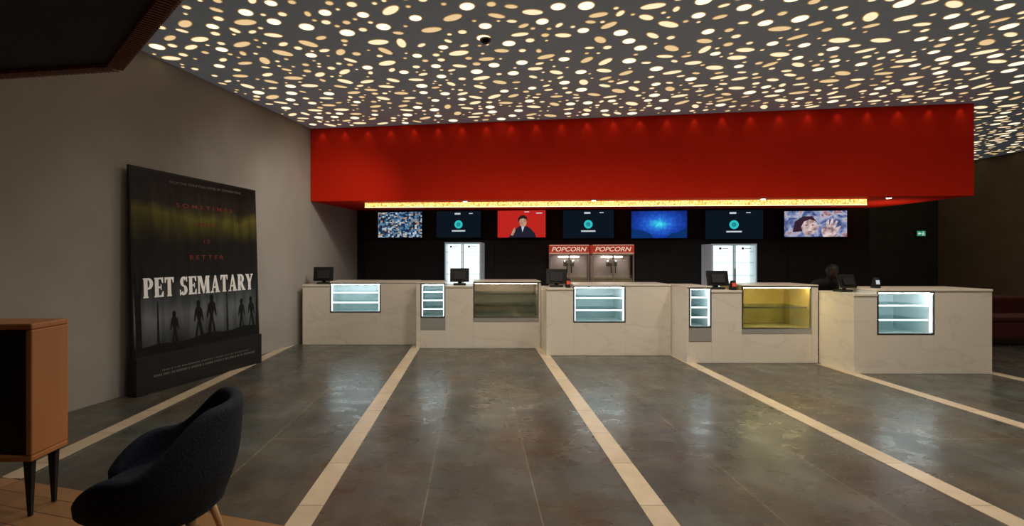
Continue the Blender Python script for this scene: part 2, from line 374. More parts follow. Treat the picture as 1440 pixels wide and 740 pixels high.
for u in (-.02,.2386,.5786,.8314):
    Y=8.72/(1+.1435*u); X=u*Y; z=fzb((X,0))-.003
    dl=thing("recessed_downlight",(X,Y,z),0,"small round recessed spotlight set in the red bulkhead underside","light","bulkhead spotlights")
    cyl("trim_ring",(0,0,-.012),(0,0,0),.045,.045,m_white,dl); cyl("lens",(0,0,-.016),(0,0,-.011),.032,.032,m_down,dl)
def spot(x,y,z,tx,ty,tz,e,ang,col=(1,.8,.58),r=.04,bl=.6):
    l=bpy.data.lights.new("spot_lamp",'SPOT'); l.energy=e; l.spot_size=math.radians(ang); l.spot_blend=bl; l.color=col; l.shadow_soft_size=r
    o=bpy.data.objects.new("spot_lamp",l); COL.objects.link(o); o.location=(x,y,z)
    o.rotation_euler=(Vector((tx,ty,tz))-Vector((x,y,z))).to_track_quat('-Z','Y').to_euler()
for i in range(25):
    x=-2.75+i*.42; y=fy(x)
    spot(x,y-.05,CEIL-.02,x,y-.01,2.9,.7,70,(1,.75,.45),r=.015,bl=1)
# unseen spot added to brighten the red underside at the bulkhead's open end
spot(7.0,8.5,1.75,7.0,8.6,2.4,12,130,(1,.8,.5),.05,1)
# unseen spots added to brighten the grey side wall next to the counters
spot(-.4,7.2,3.75,-3.05,8.6,2.1,150,62,(1,.92,.80),.12,1)
spot(-1.0,6.3,3.75,-3.3,7.4,2.0,60,70,(1,.92,.80),.12,1)
# unseen spots added below the ceiling to make up for its dim openings
for X,Y,E in [(-2.2,3.3,12),(.4,2.4,95),(3.2,2.4,85),(-.9,4.8,75),(1.2,4.9,120),(4.0,4.4,115),(7.0,3.8,75),
              (-1.2,6.6,55),(.3,6.6,80),(2.2,6.1,85),(4.2,5.4,75),(5.8,4.9,60),(10.3,9.0,32)]:
    spot(X,Y,CEIL-.03,X,Y,0,E*1.3,165,(1,.91,.78),.12,1)
sd=thing("smoke_detector",(.11,5.3,CEIL-.006),0,"small dark round smoke detector on the perforated ceiling","smoke detector")
cyl("base_plate",(0,0,-.02),(0,0,0),.06,.06,m_dsteel,sd); cyl("sensor_dome",(0,0,-.05),(0,0,-.02),.025,.045,m_blackg,sd)
cn=thing("canopy",(-3,2.8,2.9),0,"dark timber canopy with a red-brown slatted edge","canopy")
cp=[(-4.15,3.86),(-2.63,3.63),(-1.5,2.53),(-1.5,1.2),(-4.7,1.2)]
prism("panel",[(a+3,b-2.8) for a,b in cp],0,.92,m_canopy,cn)
V=[];Fc=[]
for (a,b) in ((cp[0],cp[1]),(cp[1],cp[2])):
    a=Vector(a);b=Vector(b);d=(b-a);L2=d.length;d.normalize();n=Vector((-d.y,d.x)); k=int(L2/.035)
    for i in range(k):
        c=a+d*(i+.5)*L2/k; c=c-Vector((-3,2.8))
        q=[c-d*.009-n*.05,c+d*.009-n*.05,c+d*.009+n*.05,c-d*.009+n*.05]
        s=len(V); V+=[(p.x,p.y,-.03) for p in q]+[(p.x,p.y,.6) for p in q]; Fc+=[tuple(s+j for j in f) for f in BF]
mesh("slat_edge",V,Fc,m_slat,cn)

# ------------------------------------------------------------------ counters
def case(parent,x0,x1,z0,z1,D,lin,led,glass,shelves=2,bright=True,frame=m_steel):
    t=.02
    f=boxes("display_case",[(x0,x0+t,0,t,z0,z1),(x1-t,x1,0,t,z0,z1),(x0+t,x1-t,0,t,z0,z0+t),(x0+t,x1-t,0,t,z1-t,z1)],frame,parent)
    boxes("lining",[(x0,x0+.01,t,D-.03,z0,z1),(x1-.01,x1,t,D-.03,z0,z1),(x0+.01,x1-.01,t,D-.03,z0,z0+.01),(x0+.01,x1-.01,t,D-.03,z1-.01,z1),(x0,x1,D-.03,D-.01,z0,z1)],lin,f)
    box("glass_pane",x0+t,x1-t,.004,.010,z0+t,z1-t,glass,f)
    for i in range(shelves):
        z=z0+(z1-z0)*(i+1)/(shelves+1)
        boxes("shelf",[(x0+.03,x1-.03,.07,D-.06,z-.005,z+.005)],m_shelf,f)
        boxes("shelf_rail",[(x0+.03,x1-.03,.06,.07,z-.010,z+.008)],m_steel if not bright else m_ledsoft,f)
    boxes("light_strip",[(x0+.03,x1-.03,.03,.05,z1-.03,z1-.018)],led,f)
    if bright:
        for (a,b) in((x0+.022,x0+.036),(x1-.036,x1-.022)): boxes("corner_light",[(a,b,.024,.036,z0+.03,z1-.03)],m_ledsoft,f)
    return f
def counterA(x0,x1,y,D,a0,a1,zb,label):
    c=thing("snack_counter",(x0,y,0),0,label,"counter","snack counters"); W=x1-x0
    a0-=x0;a1-=x0
    boxes("body",[(0,a0,0,D,0,1.0),(a1,W,0,D,0,1.06),(a0,a1,0,D,0,zb-.002),],m_marble,c,.004)
    boxes("countertop",[(0,a0,-.012,D+.01,1.0,1.03),(a0+.0005,W,-.012,D+.01,1.062,1.09)],m_marble,c,.004)
    case(c,a0+.001,a1-.001,zb,1.06,D,m_line,m_ledw,m_glass,2)
    return c
def counterB(x0,x1,y,D,s0,s1,a0,a1,zb,warm,label):
    c=thing("snack_counter",(x0,y,0),0,label,"counter","snack counters"); W=x1-x0
    s0-=x0;s1-=x0;a0-=x0;a1-=x0
    boxes("body",[(0,s0,0,D,0,1.07),(s0,s1,0,D,0,.30),(s1,a0,0,D,0,1.0),(a0,a1,0,D,0,zb-.002),(a1,W,0,D,0,1.07)],m_marble,c,.004)
    boxes("countertop",[(s1+.0005,a0-.0005,-.012,D+.01,1.0,1.03),(0,s1,-.008,D+.01,1.072,1.092),(a0,W,-.012,D+.01,1.092,1.11)],m_marble,c,.004)
    box("lower_panel",s0+.004,s1-.004,-.004,.03,.305,.495,m_panelg,c,.003)
    case(c,s0+.001,s1-.001,.5,1.07,D,m_line,m_ledw,m_glass,3)
    case(c,a0+.001,a1-.001,zb,1.09,D,m_liney if warm else m_lined,m_ledy if warm else m_leddim,m_glass if warm else m_glassd,1 if warm else 2,False)
    box("case_base_rail",a0,a1,-.006,.002,zb-.06,zb,m_panelg,c)
    return c
counterA(-2.96,-.98,8.54,.5,-2.49,-1.62,.55,"white marble snack counter with lit case beside the grey wall")
counterB(-.97,1.085,8.2,.65,-.90,-.49,-.03,1.05,.5,False,"white marble snack counter with narrow and dim steel-framed cases")
counterA(1.09,2.995,7.6,.65,1.50,2.30,.5,"white marble snack counter with bright white-lit glass case")
counterB(3.0,4.86,7.05,.65,3.03,3.35,3.78,4.77,.48,True,"white marble snack counter with a yellow-lit glass display case")
counterA(4.87,6.65,6.4,.65,5.17,5.91,.5,"white marble snack counter ending the row, with white-lit case")

def pos(x,y,z,rot,s,label):
    p=thing("cash_register",(x,y,z+.001),math.radians(rot),label,"cash register","counter tills")
    box("base",-.11*s,.11*s,-.09*s,.12*s,0,.03,m_black,p,.006)
    mesh("stand",[(-.03,-.01,.03),(.03,-.01,.03),(.03,.05,.03),(-.03,.05,.03),(-.03,-.03,.2*s),(.03,-.03,.2*s),(.03,0,.2*s),(-.03,0,.2*s)],BF,m_dsteel,p,.004)
    h=.24*s; w_=.17*s
    mesh("display",[(-w_,-.09,.06),(w_,-.09,.06),(w_,-.06,.05),(-w_,-.06,.05),(-w_,-.03,.06+h),(w_,-.03,.06+h),(w_,.0,.05+h),(-w_,.0,.05+h)],BF,m_blackg,p,.008)
    mesh("display_rear_cover",[(-w_*.6,-.102,.1),(w_*.6,-.102,.1),(w_*.6,-.08,.1),(-w_*.6,-.08,.1),(-w_*.6,-.062,.05+h*.8),(w_*.6,-.062,.05+h*.8),(w_*.6,-.045,.05+h*.8),(-w_*.6,-.045,.05+h*.8)],BF,m_black,p,.004)
    return p
pos(-2.67,8.8,1.03,8,1.0,"black touchscreen till on the marble counter by the grey wall")
pos(-.26,8.45,1.03,0,.95,"black touchscreen till between two glass cases")
pos(1.29,7.9,1.03,-6,.95,"black touchscreen till with a card reader beside it")
pos(3.56,7.35,1.03,-5,.9,"black touchscreen till beside the yellow-lit case")
pos(5.02,6.78,1.03,10,.75,"small black till beside the white-lit case")
def reader(x,y,z,rot,lit):
    p=thing("card_reader",(x,y,z+.001),math.radians(rot),"small dark card reader with glowing display beside a till","card reader","card readers")
    mesh("housing",[(-.035,-.05,0),(.035,-.05,0),(.035,.05,0),(-.035,.05,0),(-.035,-.03,.12),(.035,-.03,.12),(.035,.0,.14),(-.035,.0,.14)],BF,m_black,p,.006)
    mesh("keypad_display",[(-.025,-.0445,.05),(.025,-.0445,.05),(.025,-.0345,.105),(-.025,-.0345,.105)],[(0,1,2,3)],lit,p)
m_rr=emis("reader_red",(.8,.09,.04),.8,False)
reader(1.44,7.72,1.03,0,m_rr); reader(3.70,7.15,1.03,0,m_rr); reader(5.35,6.65,1.09,0,m_tvw)

# ------------------------------------------------------------------ rear wall
ang=math.atan(-.1435)
def bpt(u,off=0):   # point along the rear wall, 'off' metres in front
    Y=(10.45-off)/(1+.1435*u); return u*Y,Y
x,y=bpt(-.2214,.02)
x2,y2=bpt(.789,.02); LW=math.hypot(x2-x,y2-y)
pn=thing("wall_cladding",(x,y,0),ang,"matte black cladding panels on the wall behind the counters","panel")
boxes("panel_board",[(i*LW/7+.003,(i+1)*LW/7-.003,-.03,.0,0,1.86) for i in range(7)],m_black,pn,.002)
TV=[(531,594,297,335),(613,677,295,335),(699,768,295,335),(791,864,295,336),(887,967,296,336),(991,1074,295,337),(1102,1192,296,334)]
scr=[ramp_mat("screen_collage",'cells',[(0,(.01,.03,.08)),(.25,(.12,.25,.40)),(.42,(.5,.58,.62)),(.55,(.02,.02,.04)),(.74,(.05,.16,.30)),(.90,(.45,.28,.18))],24,.9,(1,1,1.3)),
 None,
 emis("screen_red",(.55,.02,.015),.9),
 None,
 ramp_mat("screen_blue",'radial',[(.16,(.12,.80,.85)),(.27,(.03,.45,.70)),(.40,(.02,.13,.60)),(.60,(.01,.05,.36)),(.85,(.006,.02,.16))],16,1.1,(1.1,1,1.9),.38,(0,0,-.55)),
 None,
 ramp_mat("screen_crowd",'noise',[(.32,(.02,.03,.10)),(.42,(.08,.11,.28)),(.5,(.25,.30,.48)),(.58,(.5,.48,.58)),(.66,(.30,.08,.10)),(.75,(.7,.7,.75))],6,.95,(1,1,1),.6)]
m_idle=emis("screen_idle",(.004,.008,.014),1,False)
lab=["flat television showing a blue photo collage","flat television showing a dark screen with a teal ring logo","flat television showing a man in dark jacket on red","flat television showing a dark screen with a teal ring logo","flat television showing a glowing blue scene","flat television showing a dark screen with a teal ring logo","flat television showing a pale figure with outstretched hand"]
for i,(a,b,t,bt) in enumerate(TV):
    xa,ya=bpt((a-668)/F,.14); xb,yb=bpt((b-668)/F,.14); ym=(ya+yb)/2
    wd=math.hypot(xb-xa,yb-ya); z1=min(2.47,EYE+(362-t)*ym/F); z0=EYE+(362-bt)*ym/F; h=z1-z0
    tv=thing("television",((xa+xb)/2,ym,z0),ang,lab[i],"television","menu televisions")
    hw=wd/2
    box("bezel",-hw,hw,0,.035,0,h,m_blackg,tv,.004)
    box("wall_bracket",-.12,.12,.035,.13,h*.3,h*.7,m_dsteel,tv)
    s=mesh("screen",[(-hw+.012,-.0015,.014),(hw-.012,-.0015,.014),(hw-.012,-.0015,h-.012),(-hw+.012,-.0015,h-.012)],[(0,1,2,3)],scr[i] or m_idle,tv)
    if scr[i] is None:
        flats("ring_emblem",[ell(0,h*.5,.085,.085)],-.003,m_teal,s)
        flats("emblem_mark",[ell(0,h*.5,.05,.05,6)],-.0045,emis("teal_dark",(.02,.25,.28),1,False),s)
        for q in ([(-.14,h*.24),(.14,h*.24),(.14,h*.29),(-.14,h*.29)],[(.22,h*.88),(.3,h*.88),(.3,h*.91),(.22,h*.91)],[(-.08,h*.86),(.04,h*.86),(.04,h*.92),(-.08,h*.92)]):
            flats("caption_line",[q],-.003,m_tvw,s)
    if i==2:
        flats("jacket_picture",[[(-.26,.014),(.30,.014),(.27,.10),(.18,.2),(.10,.25),(.06,.23),(-.02,.26),(-.10,.2),(-.2,.12)]],-.003,emis("tv_jacket",(.015,.015,.03),1,False),s)
        flats("shirt_picture",[[(.02,.12),(.06,.24),(.0,.24)]],-.0045,m_tvw,s)
        m_tf=ramp_mat("tv_face",'noise',[(.35,(.28,.12,.07)),(.6,(.55,.32,.22))],9,1)
        flats("face_picture",[ell(.03,.33,.075,.10)],-.0045,m_tf,s); flats("hand_picture",[[(-.22,.06),(-.16,.2),(-.13,.21),(-.12,.16),(-.17,.05)]],-.0045,m_tf,s)
        flats("hair_picture",[[(-.06,.32),(-.07,.40),(-.02,.46),(.05,.47),(.11,.43),(.13,.34),(.10,.385),(.03,.405),(-.03,.385)]],-.006,emis("tv_hair",(.02,.012,.01),1,False),s)
        for q in ([(.3,h-.08),(.42,h-.08),(.42,h-.06),(.3,h-.06)],[(.06,h-.05),(.16,h-.05),(.16,h-.035),(.06,h-.035)]): flats("caption_line",[q],-.003,m_tvw,s)
    if i==4:
        for q in ([(-hw+.012,.014),(-.1,.014),(-.16,.1),(-.3,.16),(-hw+.012,.2)],[(.12,.014),(hw-.012,.014),(hw-.012,.22),(.34,.12),(.22,.1)]):
            flats("scenery_picture",[q],-.003,emis("tv_deepblue",(.004,.03,.14),1,False),s)
    if i==6:
        m_fp=ramp_mat("tv_facepale",'noise',[(.36,(.20,.12,.14)),(.5,(.55,.40,.38)),(.64,(.75,.62,.60))],9,1)
        flats("hair_picture",[[(-.40,.10),(-.36,.30),(-.22,.40),(-.05,.40),(.02,.30),(-.04,.20),(-.2,.12)]],-.003,emis("tv_hairdark",(.035,.015,.03),1,False),s)
        flats("face_picture",[[(-.22,.10),(-.25,.2),(-.2,.3),(-.1,.34),(0,.31),(.05,.22),(.02,.12),(-.06,.05),(-.16,.04)]],-.0045,m_fp,s)
        flats("hand_picture",[[(.13,.012),(.10,.14),(.14,.22),(.17,.17),(.20,.33),(.235,.34),(.235,.22),(.28,.36),(.315,.35),(.29,.21),(.36,.32),(.385,.30),(.34,.17),(.43,.22),(.44,.195),(.35,.08),(.30,.012)]],-.0045,m_fp,s)
        for q in (ell(-.16,.23,.022,.010,10),ell(-.05,.235,.022,.010,10),[(-.14,.115),(-.06,.115),(-.08,.10),(-.12,.10)]):
            flats("features_picture",[q],-.006,emis("tv_featuredark",(.08,.03,.04),1,False),s)
m_shline=M("fridge_shelf_grey",(.45,.52,.54),.4,alt=(.50,.56,.58),scale=10,emit=(.6,.8,.9),es=.15)  # pale glow put into shelves and door frames so they look lit
def fridge(u0,u1,top,label):
    D=.62
    xa,ya=bpt(u0,.08+D); xb,yb=bpt(u1,.08+D); wd=math.hypot(xb-xa,yb-ya)
    f=thing("drinks_fridge",((xa+xb)/2,(ya+yb)/2,0),ang,label,"fridge","drinks fridges"); h=wd/2; H=EYE+(362-top)*ya/F
    boxes("body",[(-h,h,D-.04,D,0,H),(-h,-h+.02,.02,D-.04,0,H),(h-.02,h,.02,D-.04,0,H),(-h+.02,h-.02,.02,D-.04,0,.12),(-h+.02,h-.02,.02,D-.04,H-.03,H)],m_white,f,.003)
    mesh("lit_interior",[(-h+.02,.30,.13),(h-.02,.30,.13),(h-.02,.30,H-.035),(-h+.02,.30,H-.035)],[(0,1,2,3)],emis("fridge_glow",(.80,.95,1.0),2.0),f)
    for zz in (.35,.62,.89,1.16,1.40,1.60): box("shelf",-h+.022,h-.022,.10,.29,zz,zz+.006,m_shline,f)
    for s_ in(-1,1):
        a,b=(-h+.004,-.003) if s_<0 else (.003,h-.004)
        d=boxes("door",[(a,a+.022,-.0,.02,.1,H-.005),(b-.022,b,-.0,.02,.1,H-.005),(a+.022,b-.022,0,.02,.1,.13),(a+.022,b-.022,0,.02,H-.03,H-.005)],m_shline,f,.003)
        box("door_glass",a+.022,b-.022,.006,.012,.13,H-.03,m_glass,d)
        hx=b-.01 if s_<0 else a+.01
        box("handle",hx-.005,hx+.005,-.03,0,.8,1.3,m_steel,d,.002)
        c=(a+b)/2
        flats("logo_disc",[ell(c-.05,H-.085,.022,.022)],-.001,m_dsteel,d); flats("logo_bar",[[(c-.02,H-.09),(c+.09,H-.09),(c+.09,H-.078),(c-.02,H-.078)]],-.001,m_dsteel,d)
fridge((625-668)/F,(676-668)/F,341,"tall white two-door drinks fridge, brightly lit inside")
fridge((1001-668)/F,(1065-668)/F,343,"tall white two-door drinks fridge near the blue television")
xa,ya=bpt((768-668)/F,.65); xb,yb=bpt((896-668)/F,.65); wd=math.hypot(xb-xa,yb-ya)
bb=thing("back_bar_cabinet",((xa+xb)/2,(ya+yb)/2,0),ang,"low black cabinet carrying the popcorn machines","cabinet")
box("body",-wd/2,wd/2,.02,.57,0,.87,m_black,bb,.004); box("worktop",-wd/2-.01,wd/2+.01,0,.58,.87,.9,m_steel,bb,.004)
for k in range(3):
    d=box("door",-wd/2+.01+k*wd/3,-wd/2-.01+(k+1)*wd/3,0.0,.02,.08,.85,m_blackg,bb,.003); box("handle",-wd/2+.05+k*wd/3,-wd/2+.07+k*wd/3,-.02,0,.5,.7,m_steel,d)
for (a,b) in((772,829),(833,892)):
    xa,ya=bpt((a-668)/F,.62); xb,yb=bpt((b-668)/F,.62); wd=math.hypot(xb-xa,yb-ya); h=wd/2; H=.84
    p=thing("popcorn_machine",((xa+xb)/2,(ya+yb)/2,.901),ang,"red-topped steel popcorn machine with glass doors","popcorn machine","popcorn machines")
    boxes("cabinet_frame",[(-h,h,0,.5,0,.1),(-h,-h+.025,0,.025,.1,H-.19),(h-.025,h,0,.025,.1,H-.19),(-h,h,.48,.5,.1,H-.19),(-.015,.015,0,.02,.1,H-.19),(-h,h,0,.5,H-.20,H-.17)],m_popfr,p,.003)
    hd=boxes("header",[(-h,h,0,.5,H-.17,H)],m_popred,p,.004)
    text("header_lettering","POPCORN",0,H-.085,wd*.86,.085,-.003,m_popw,hd,.01,.25)
    for q in ([(-h+.01,H-.165),(h-.01,H-.165),(h-.01,H-.158),(-h+.01,H-.158)],[(-h+.01,H-.012),(h-.01,H-.012),(h-.01,H-.005),(-h+.01,H-.005)]): flats("header_border",[q],-.003,m_popw,hd)
    for s_ in(-1,1):
        q0,q1=(-h+.025,-.015) if s_<0 else (.015,h-.025)
        d=boxes("door",[(q0,q1,.004,.01,.11,H-.205)],m_glass,p); cyl("handle",(s_*.04,-.02,.3),(s_*.04,-.02,.42),.008,.008,m_blackg,d)
    cyl("kettle",(0,.25,.42),(0,.25,.54),.10,.11,m_steel,p); cyl("kettle_lid",(0,.25,.545),(0,.25,.56),.11,.05,m_dsteel,p)
    box("warming_tray",-h+.03,h-.03,.03,.47,.1,.2,M("tray_interior",(.3,.22,.12),.5,alt=(.5,.42,.25),scale=40,bump=.5),p)
    box("back_lining",-h+.03,h-.03,.46,.478,.2,H-.22,M("popcorn_lining",(.52,.44,.40),.3,.1,alt=(.60,.52,.47),scale=9),p)
    box("interior_lamp",-.2,.2,.2,.24,H-.24,H-.225,emis("pop_lamp",(1,.90,.84),20),p)
ex=thing("exit_sign",(11.5,12.86,2.04),0,"small glowing green running-figure emergency sign on dark wall","sign")
box("housing",-.12,.12,-.03,.038,0,.15,m_dsteel,ex)
fc=mesh("sign_face",[(-.11,-.032,.01),(.11,-.032,.01),(.11,-.032,.14),(-.11,-.032,.14)],[(0,1,2,3)],m_green,ex)
for q in ([(-.09,.075),(-.045,.03),(-.045,.06),(0,.06),(0,.09),(-.045,.09),(-.045,.12)],ell(.05,.12,.013,.013,10),[(.035,.1),(.065,.1),(.085,.02),(.068,.02),(.05,.06),(.034,.02),(.018,.02)]): flats("sign_pictogram",[q],-.034,m_tvw,fc)

# ------------------------------------------------------------------ poster standee
d=Vector((-3.01+3.58,7.09-5.30)); W=d.length
ps=thing("poster_standee",(-3.58,5.30,0),math.atan2(d.y,d.x),"tall black film poster standee with white title by the wall","poster")
bs=box("base",0,W,.035,.16,0,.41,m_black,ps,.004)
def py(z): return .075+.07*(z-.42)/2.08
ZT=2.49
pnl=mesh("panel",[(0,py(.41),.41),(W,py(.41),.41),(W,py(.41)+.03,.41),(0,py(.41)+.03,.41),(0,py(ZT),ZT+.01),(W,py(ZT),ZT-.03),(W,py(ZT)+.03,ZT-.03),(0,py(ZT)+.03,ZT+.01)],BF,m_black,ps)
def art():
    m=M("poster_print",(.02,.02,.02),.4,spec=.25); nt=m.node_tree; b=nt.nodes["Principled BSDF"]
    tc=nt.nodes.new("ShaderNodeTexCoord"); sp=nt.nodes.new("ShaderNodeSeparateXYZ"); nt.links.new(tc.outputs["Object"],sp.inputs[0])
    nz=nt.nodes.new("ShaderNodeTexNoise"); nz.inputs["Scale"].default_value=2.6; nz.inputs["Detail"].default_value=8
    nt.links.new(tc.outputs["Object"],nz.inputs["Vector"])
    ma=nt.nodes.new("ShaderNodeMath"); ma.operation='MULTIPLY_ADD'; ma.inputs[1].default_value=.4; nt.links.new(nz.outputs["Fac"],ma.inputs[0]); nt.links.new(sp.outputs["Z"],ma.inputs[2])
    mr=nt.nodes.new("ShaderNodeMapRange"); mr.inputs[1].default_value=.60; mr.inputs[2].default_value=2.70; nt.links.new(ma.outputs[0],mr.inputs[0])
    cr=nt.nodes.new("ShaderNodeValToRGB"); el=cr.color_ramp.elements
    st=[(0,(.004,.004,.005)),(.08,(.07,.08,.09)),(.20,(.17,.19,.205)),(.30,(.07,.082,.09)),(.41,(.010,.011,.012)),(.60,(.010,.011,.009)),(.68,(.055,.055,.012)),(.76,(.13,.12,.022)),(.83,(.022,.022,.017)),(.92,(.007,.007,.008)),(1,(.004,.004,.005))]
    while len(el)<len(st): el.new(.5)
    for e_,(p,c) in zip(el,st): e_.position=p; e_.color=(*c,1)
    nt.links.new(mr.outputs[0],cr.inputs[0])
    wv=nt.nodes.new("ShaderNodeTexNoise"); wv.inputs["Scale"].default_value=1; wv.inputs["Detail"].default_value=6
    mp=nt.nodes.new("ShaderNodeMapping"); mp.inputs["Scale"].default_value=(11,1,.8); nt.links.new(tc.outputs["Object"],mp.inputs[0]); nt.links.new(mp.outputs[0],wv.inputs["Vector"])
    c2=nt.nodes.new("ShaderNodeValToRGB"); c2.color_ramp.elements[0].position=.42; c2.color_ramp.elements[0].color=(.3,.3,.3,1); c2.color_ramp.elements[1].position=.55
    nt.links.new(wv.outputs["Fac"],c2.inputs[0])
    mx=nt.nodes.new("ShaderNodeMix"); mx.data_type='RGBA'; mx.blend_type='MULTIPLY'; mx.inputs[0].default_value=.5
    nt.links.new(cr.outputs[0],mx.inputs[6]); nt.links.new(c2.outputs[0],mx.inputs[7]); nt.links.new(mx.outputs[2],b.inputs["Base Color"])
    return m
e=.003
pr=mesh("printed_sheet",[(.01,py(.42)-e,.42),(W-.01,py(.42)-e,.42),(W-.01,py(ZT)-e,ZT-.05),(.01,py(ZT)-e,ZT-.01)],[(0,1,2,3)],art(),pnl)
def lean(o):
    for v in o.data.vertices: v.co.y=py(v.co.z)+v.co.y
    return o
lean(serif_text("title_lettering","PET SEMATARY",.12,W-.11,1.05,1.27,-.008,m_textw,pr))
for t_,z,wd,h in(("SOMETIMES",2.12,.86,.05),("DEAD",1.91,.24,.045),("IS",1.70,.09,.045),("BETTER",1.50,.52,.05)):
    lean(text("tagline_lettering",t_,W*.53,z,wd,h,-.007,m_textr,pr,.008,0,1.6))
lean(text("byline_lettering","FROM THE TERRIFYING NOVEL BY STEPHEN KING",W*.55,2.38,1.1,.03,-.007,m_textg,pr,0))
rb=[]
for row,(z,h,a,b) in enumerate(((.22,.016,.3,1.6),(.17,.026,.2,1.72))):
    x=a
    while x<b:
        q=random.uniform(.010,.018); rb.append([(x,z),(x+q,z),(x+q,z+h),(x,z+h)]); x+=q+random.choice([.006,.007,.008,.022])
cl=flats("credit_lines",rb,.031,m_textg,bs); cl["kind"]="stuff"
# plain stand-in picture: a misty wood with a few anonymous walking figures
def fig(cx,z0,h,fl=1,st=.12):
    P=[(-.02,.48),(-st,.0),(-st+.06,.0),(.0,.40),(st-.04,.0),(st+.04,.0),(.06,.5),(.09,.6),(.13,.46),(.155,.47),(.11,.76),(.04,.83),(.055,.87),(.06,.93),(.03,.99),(-.02,.99),(-.05,.94),(-.045,.88),(-.03,.84),(-.09,.77),(-.13,.48),(-.10,.48),(-.06,.64)]
    return [(cx+fl*x*h,z0+y*h) for x,y in P]
for a in ((.50,.46,.42,1,.10),(.84,.48,.50,1,.13),(1.05,.49,.55,-1,.11),(1.55,.50,.44,-1,.10),(1.72,.50,.46,1,.12)):
    lean(flats("figure_artwork",[fig(*a)],-.007,m_sil,pr))
lean(flats("ground_artwork",[[(.01,.43),(W-.01,.43),(W-.01,.54),(1.6,.57),(1.3,.53),(1.0,.56),(.6,.50),(.3,.53),(.01,.5)]],-.0065,m_sil,pr))
for q in ([(.03,.5),(.10,.5),(.09,1.0),(.13,1.35),(.10,1.35),(.07,1.1),(.04,1.35),(.02,1.35)],[(1.80,.5),(1.86,.5),(1.85,1.0),(1.87,1.3),(1.83,1.05)],[(.28,.5),(.31,.5),(.30,1.0),(.29,1.0)],[(1.28,.5),(1.31,.5),(1.30,1.02),(1.29,1.02)]):
    lean(flats("tree_artwork",[q],-.006,m_sil,pr))

# ------------------------------------------------------------------ foreground cabinet
cb=thing("sideboard",(-2.53,2.84,0),math.radians(2),"orange-brown wooden sideboard with black recessed front on metal legs","cabinet")
Wc=1.2;Dc=.27;z0=.33;z1=1.12;t=.035
boxes("carcass",[(-Wc,0,0,Dc,z1-t,z1),(-Wc,0,0,Dc,z0,z0+t),(-t,0,0,Dc,z0+t,z1-t),(-Wc,-Wc+t,0,Dc,z0+t,z1-t),(-Wc+t,-t,Dc-.02,Dc,z0+t,z1-t)],m_wood,cb,.008)
for k in range(2):
    a=-Wc+t+.004+k*(Wc-2*t)/2; b=a+(Wc-2*t)/2-.008
    dd=boxes("door",[(a,b,.03,.05,z0+t+.004,z1-t-.004)],m_blackg,cb,.004); cyl("knob",((b-.04) if k==0 else (a+.04),.03,.75),((b-.04) if k==0 else (a+.04),.005,.75),.012,.015,m_dsteel,dd)
for lx in(-.02,-Wc+.10):
    for ly in(.03,Dc-.07):
        mesh("leg",[(lx-.030,ly,.004),(lx-.010,ly,.004),(lx-.010,ly+.02,.004),(lx-.030,ly+.02,.004),(lx-.055,ly,z0-.001),(lx-.005,ly,z0-.001),(lx-.005,ly+.035,z0-.001),(lx-.055,ly+.035,z0-.001)],BF,m_black,cb,.003)

# ------------------------------------------------------------------ tub chair
ch=thing("tub_chair",(-1.43,2.27,0),math.radians(18),"dark navy upholstered tub chair with splayed wooden legs","chair")
RX,RY=.32,.35
nphi=49; rows=10; V=[];Fc=[]
for i in range(nphi):
    ph=math.radians(-150+300*i/(nphi-1)); a=abs(ph)
    s=min(1,max(0,(a-math.radians(36))/math.radians(60))); s=s*s*(3-2*s)
    rim=.845*(1-s)+.63*s
    s2=min(1,max(0,(a-math.radians(105))/math.radians(45))); rim-=.15*s2*s2
    for j in range(rows):
        q=j/(rows-1); z=.385+(rim-.385)*q
        rf=.80+.18*math.sin(min(1,q*1.8)*math.pi/2)+.03*q
        back=max(0,math.cos(ph)); rx=RX+.02*back*q
        V.append((rx*rf*math.cos(ph),RY*rf*math.sin(ph)*(1+.03*q),z))
for i in range(nphi-1):
    for j in range(rows-1):
        k=i*rows+j; Fc.append((k,k+rows,k+rows+1,k+1))
sh=mesh("backrest",V,Fc,m_navy,ch,smooth=True)
sm=sh.modifiers.new("s",'SOLIDIFY'); sm.thickness=.065; sm.offset=-1
sb=sh.modifiers.new("b",'SUBSURF'); sb.levels=1; sb.render_levels=2
def lathe(name,prof,sx,sy,mat,parent,seg=32):
    V=[];Fc=[]
    for r,z in prof:
        for i in range(seg): a=2*math.pi*i/seg; V.append((r*sx*math.cos(a),r*sy*math.sin(a),z))
    n=len(prof)
    for j in range(n-1):
        for i in range(seg): Fc.append((j*seg+i,j*seg+(i+1)%seg,(j+1)*seg+(i+1)%seg,(j+1)*seg+i))
    Fc.append(tuple(range(seg))[::-1]); Fc.append(tuple(range((n-1)*seg,n*seg)))
    return mesh(name,V,Fc,mat,parent,smooth=True)
lathe("seat_shell",[(.3,.345),(.6,.35),(.74,.365),(.82,.39),(.80,.43),(.3,.435)],RX,RY,m_navy,ch)
lathe("seat_cushion",[(.5,.436),(.80,.44),(.86,.455),(.86,.475),(.80,.49),(.5,.50),(.1,.502)],RX-.03,RY-.03,m_navy,ch)
for sx in(-1,1):
    for sy in(-1,1):
        cyl("leg",(sx*.15,sy*.16,.355),(sx*.24,sy*.25,0),.021,.012,m_woodl,ch)

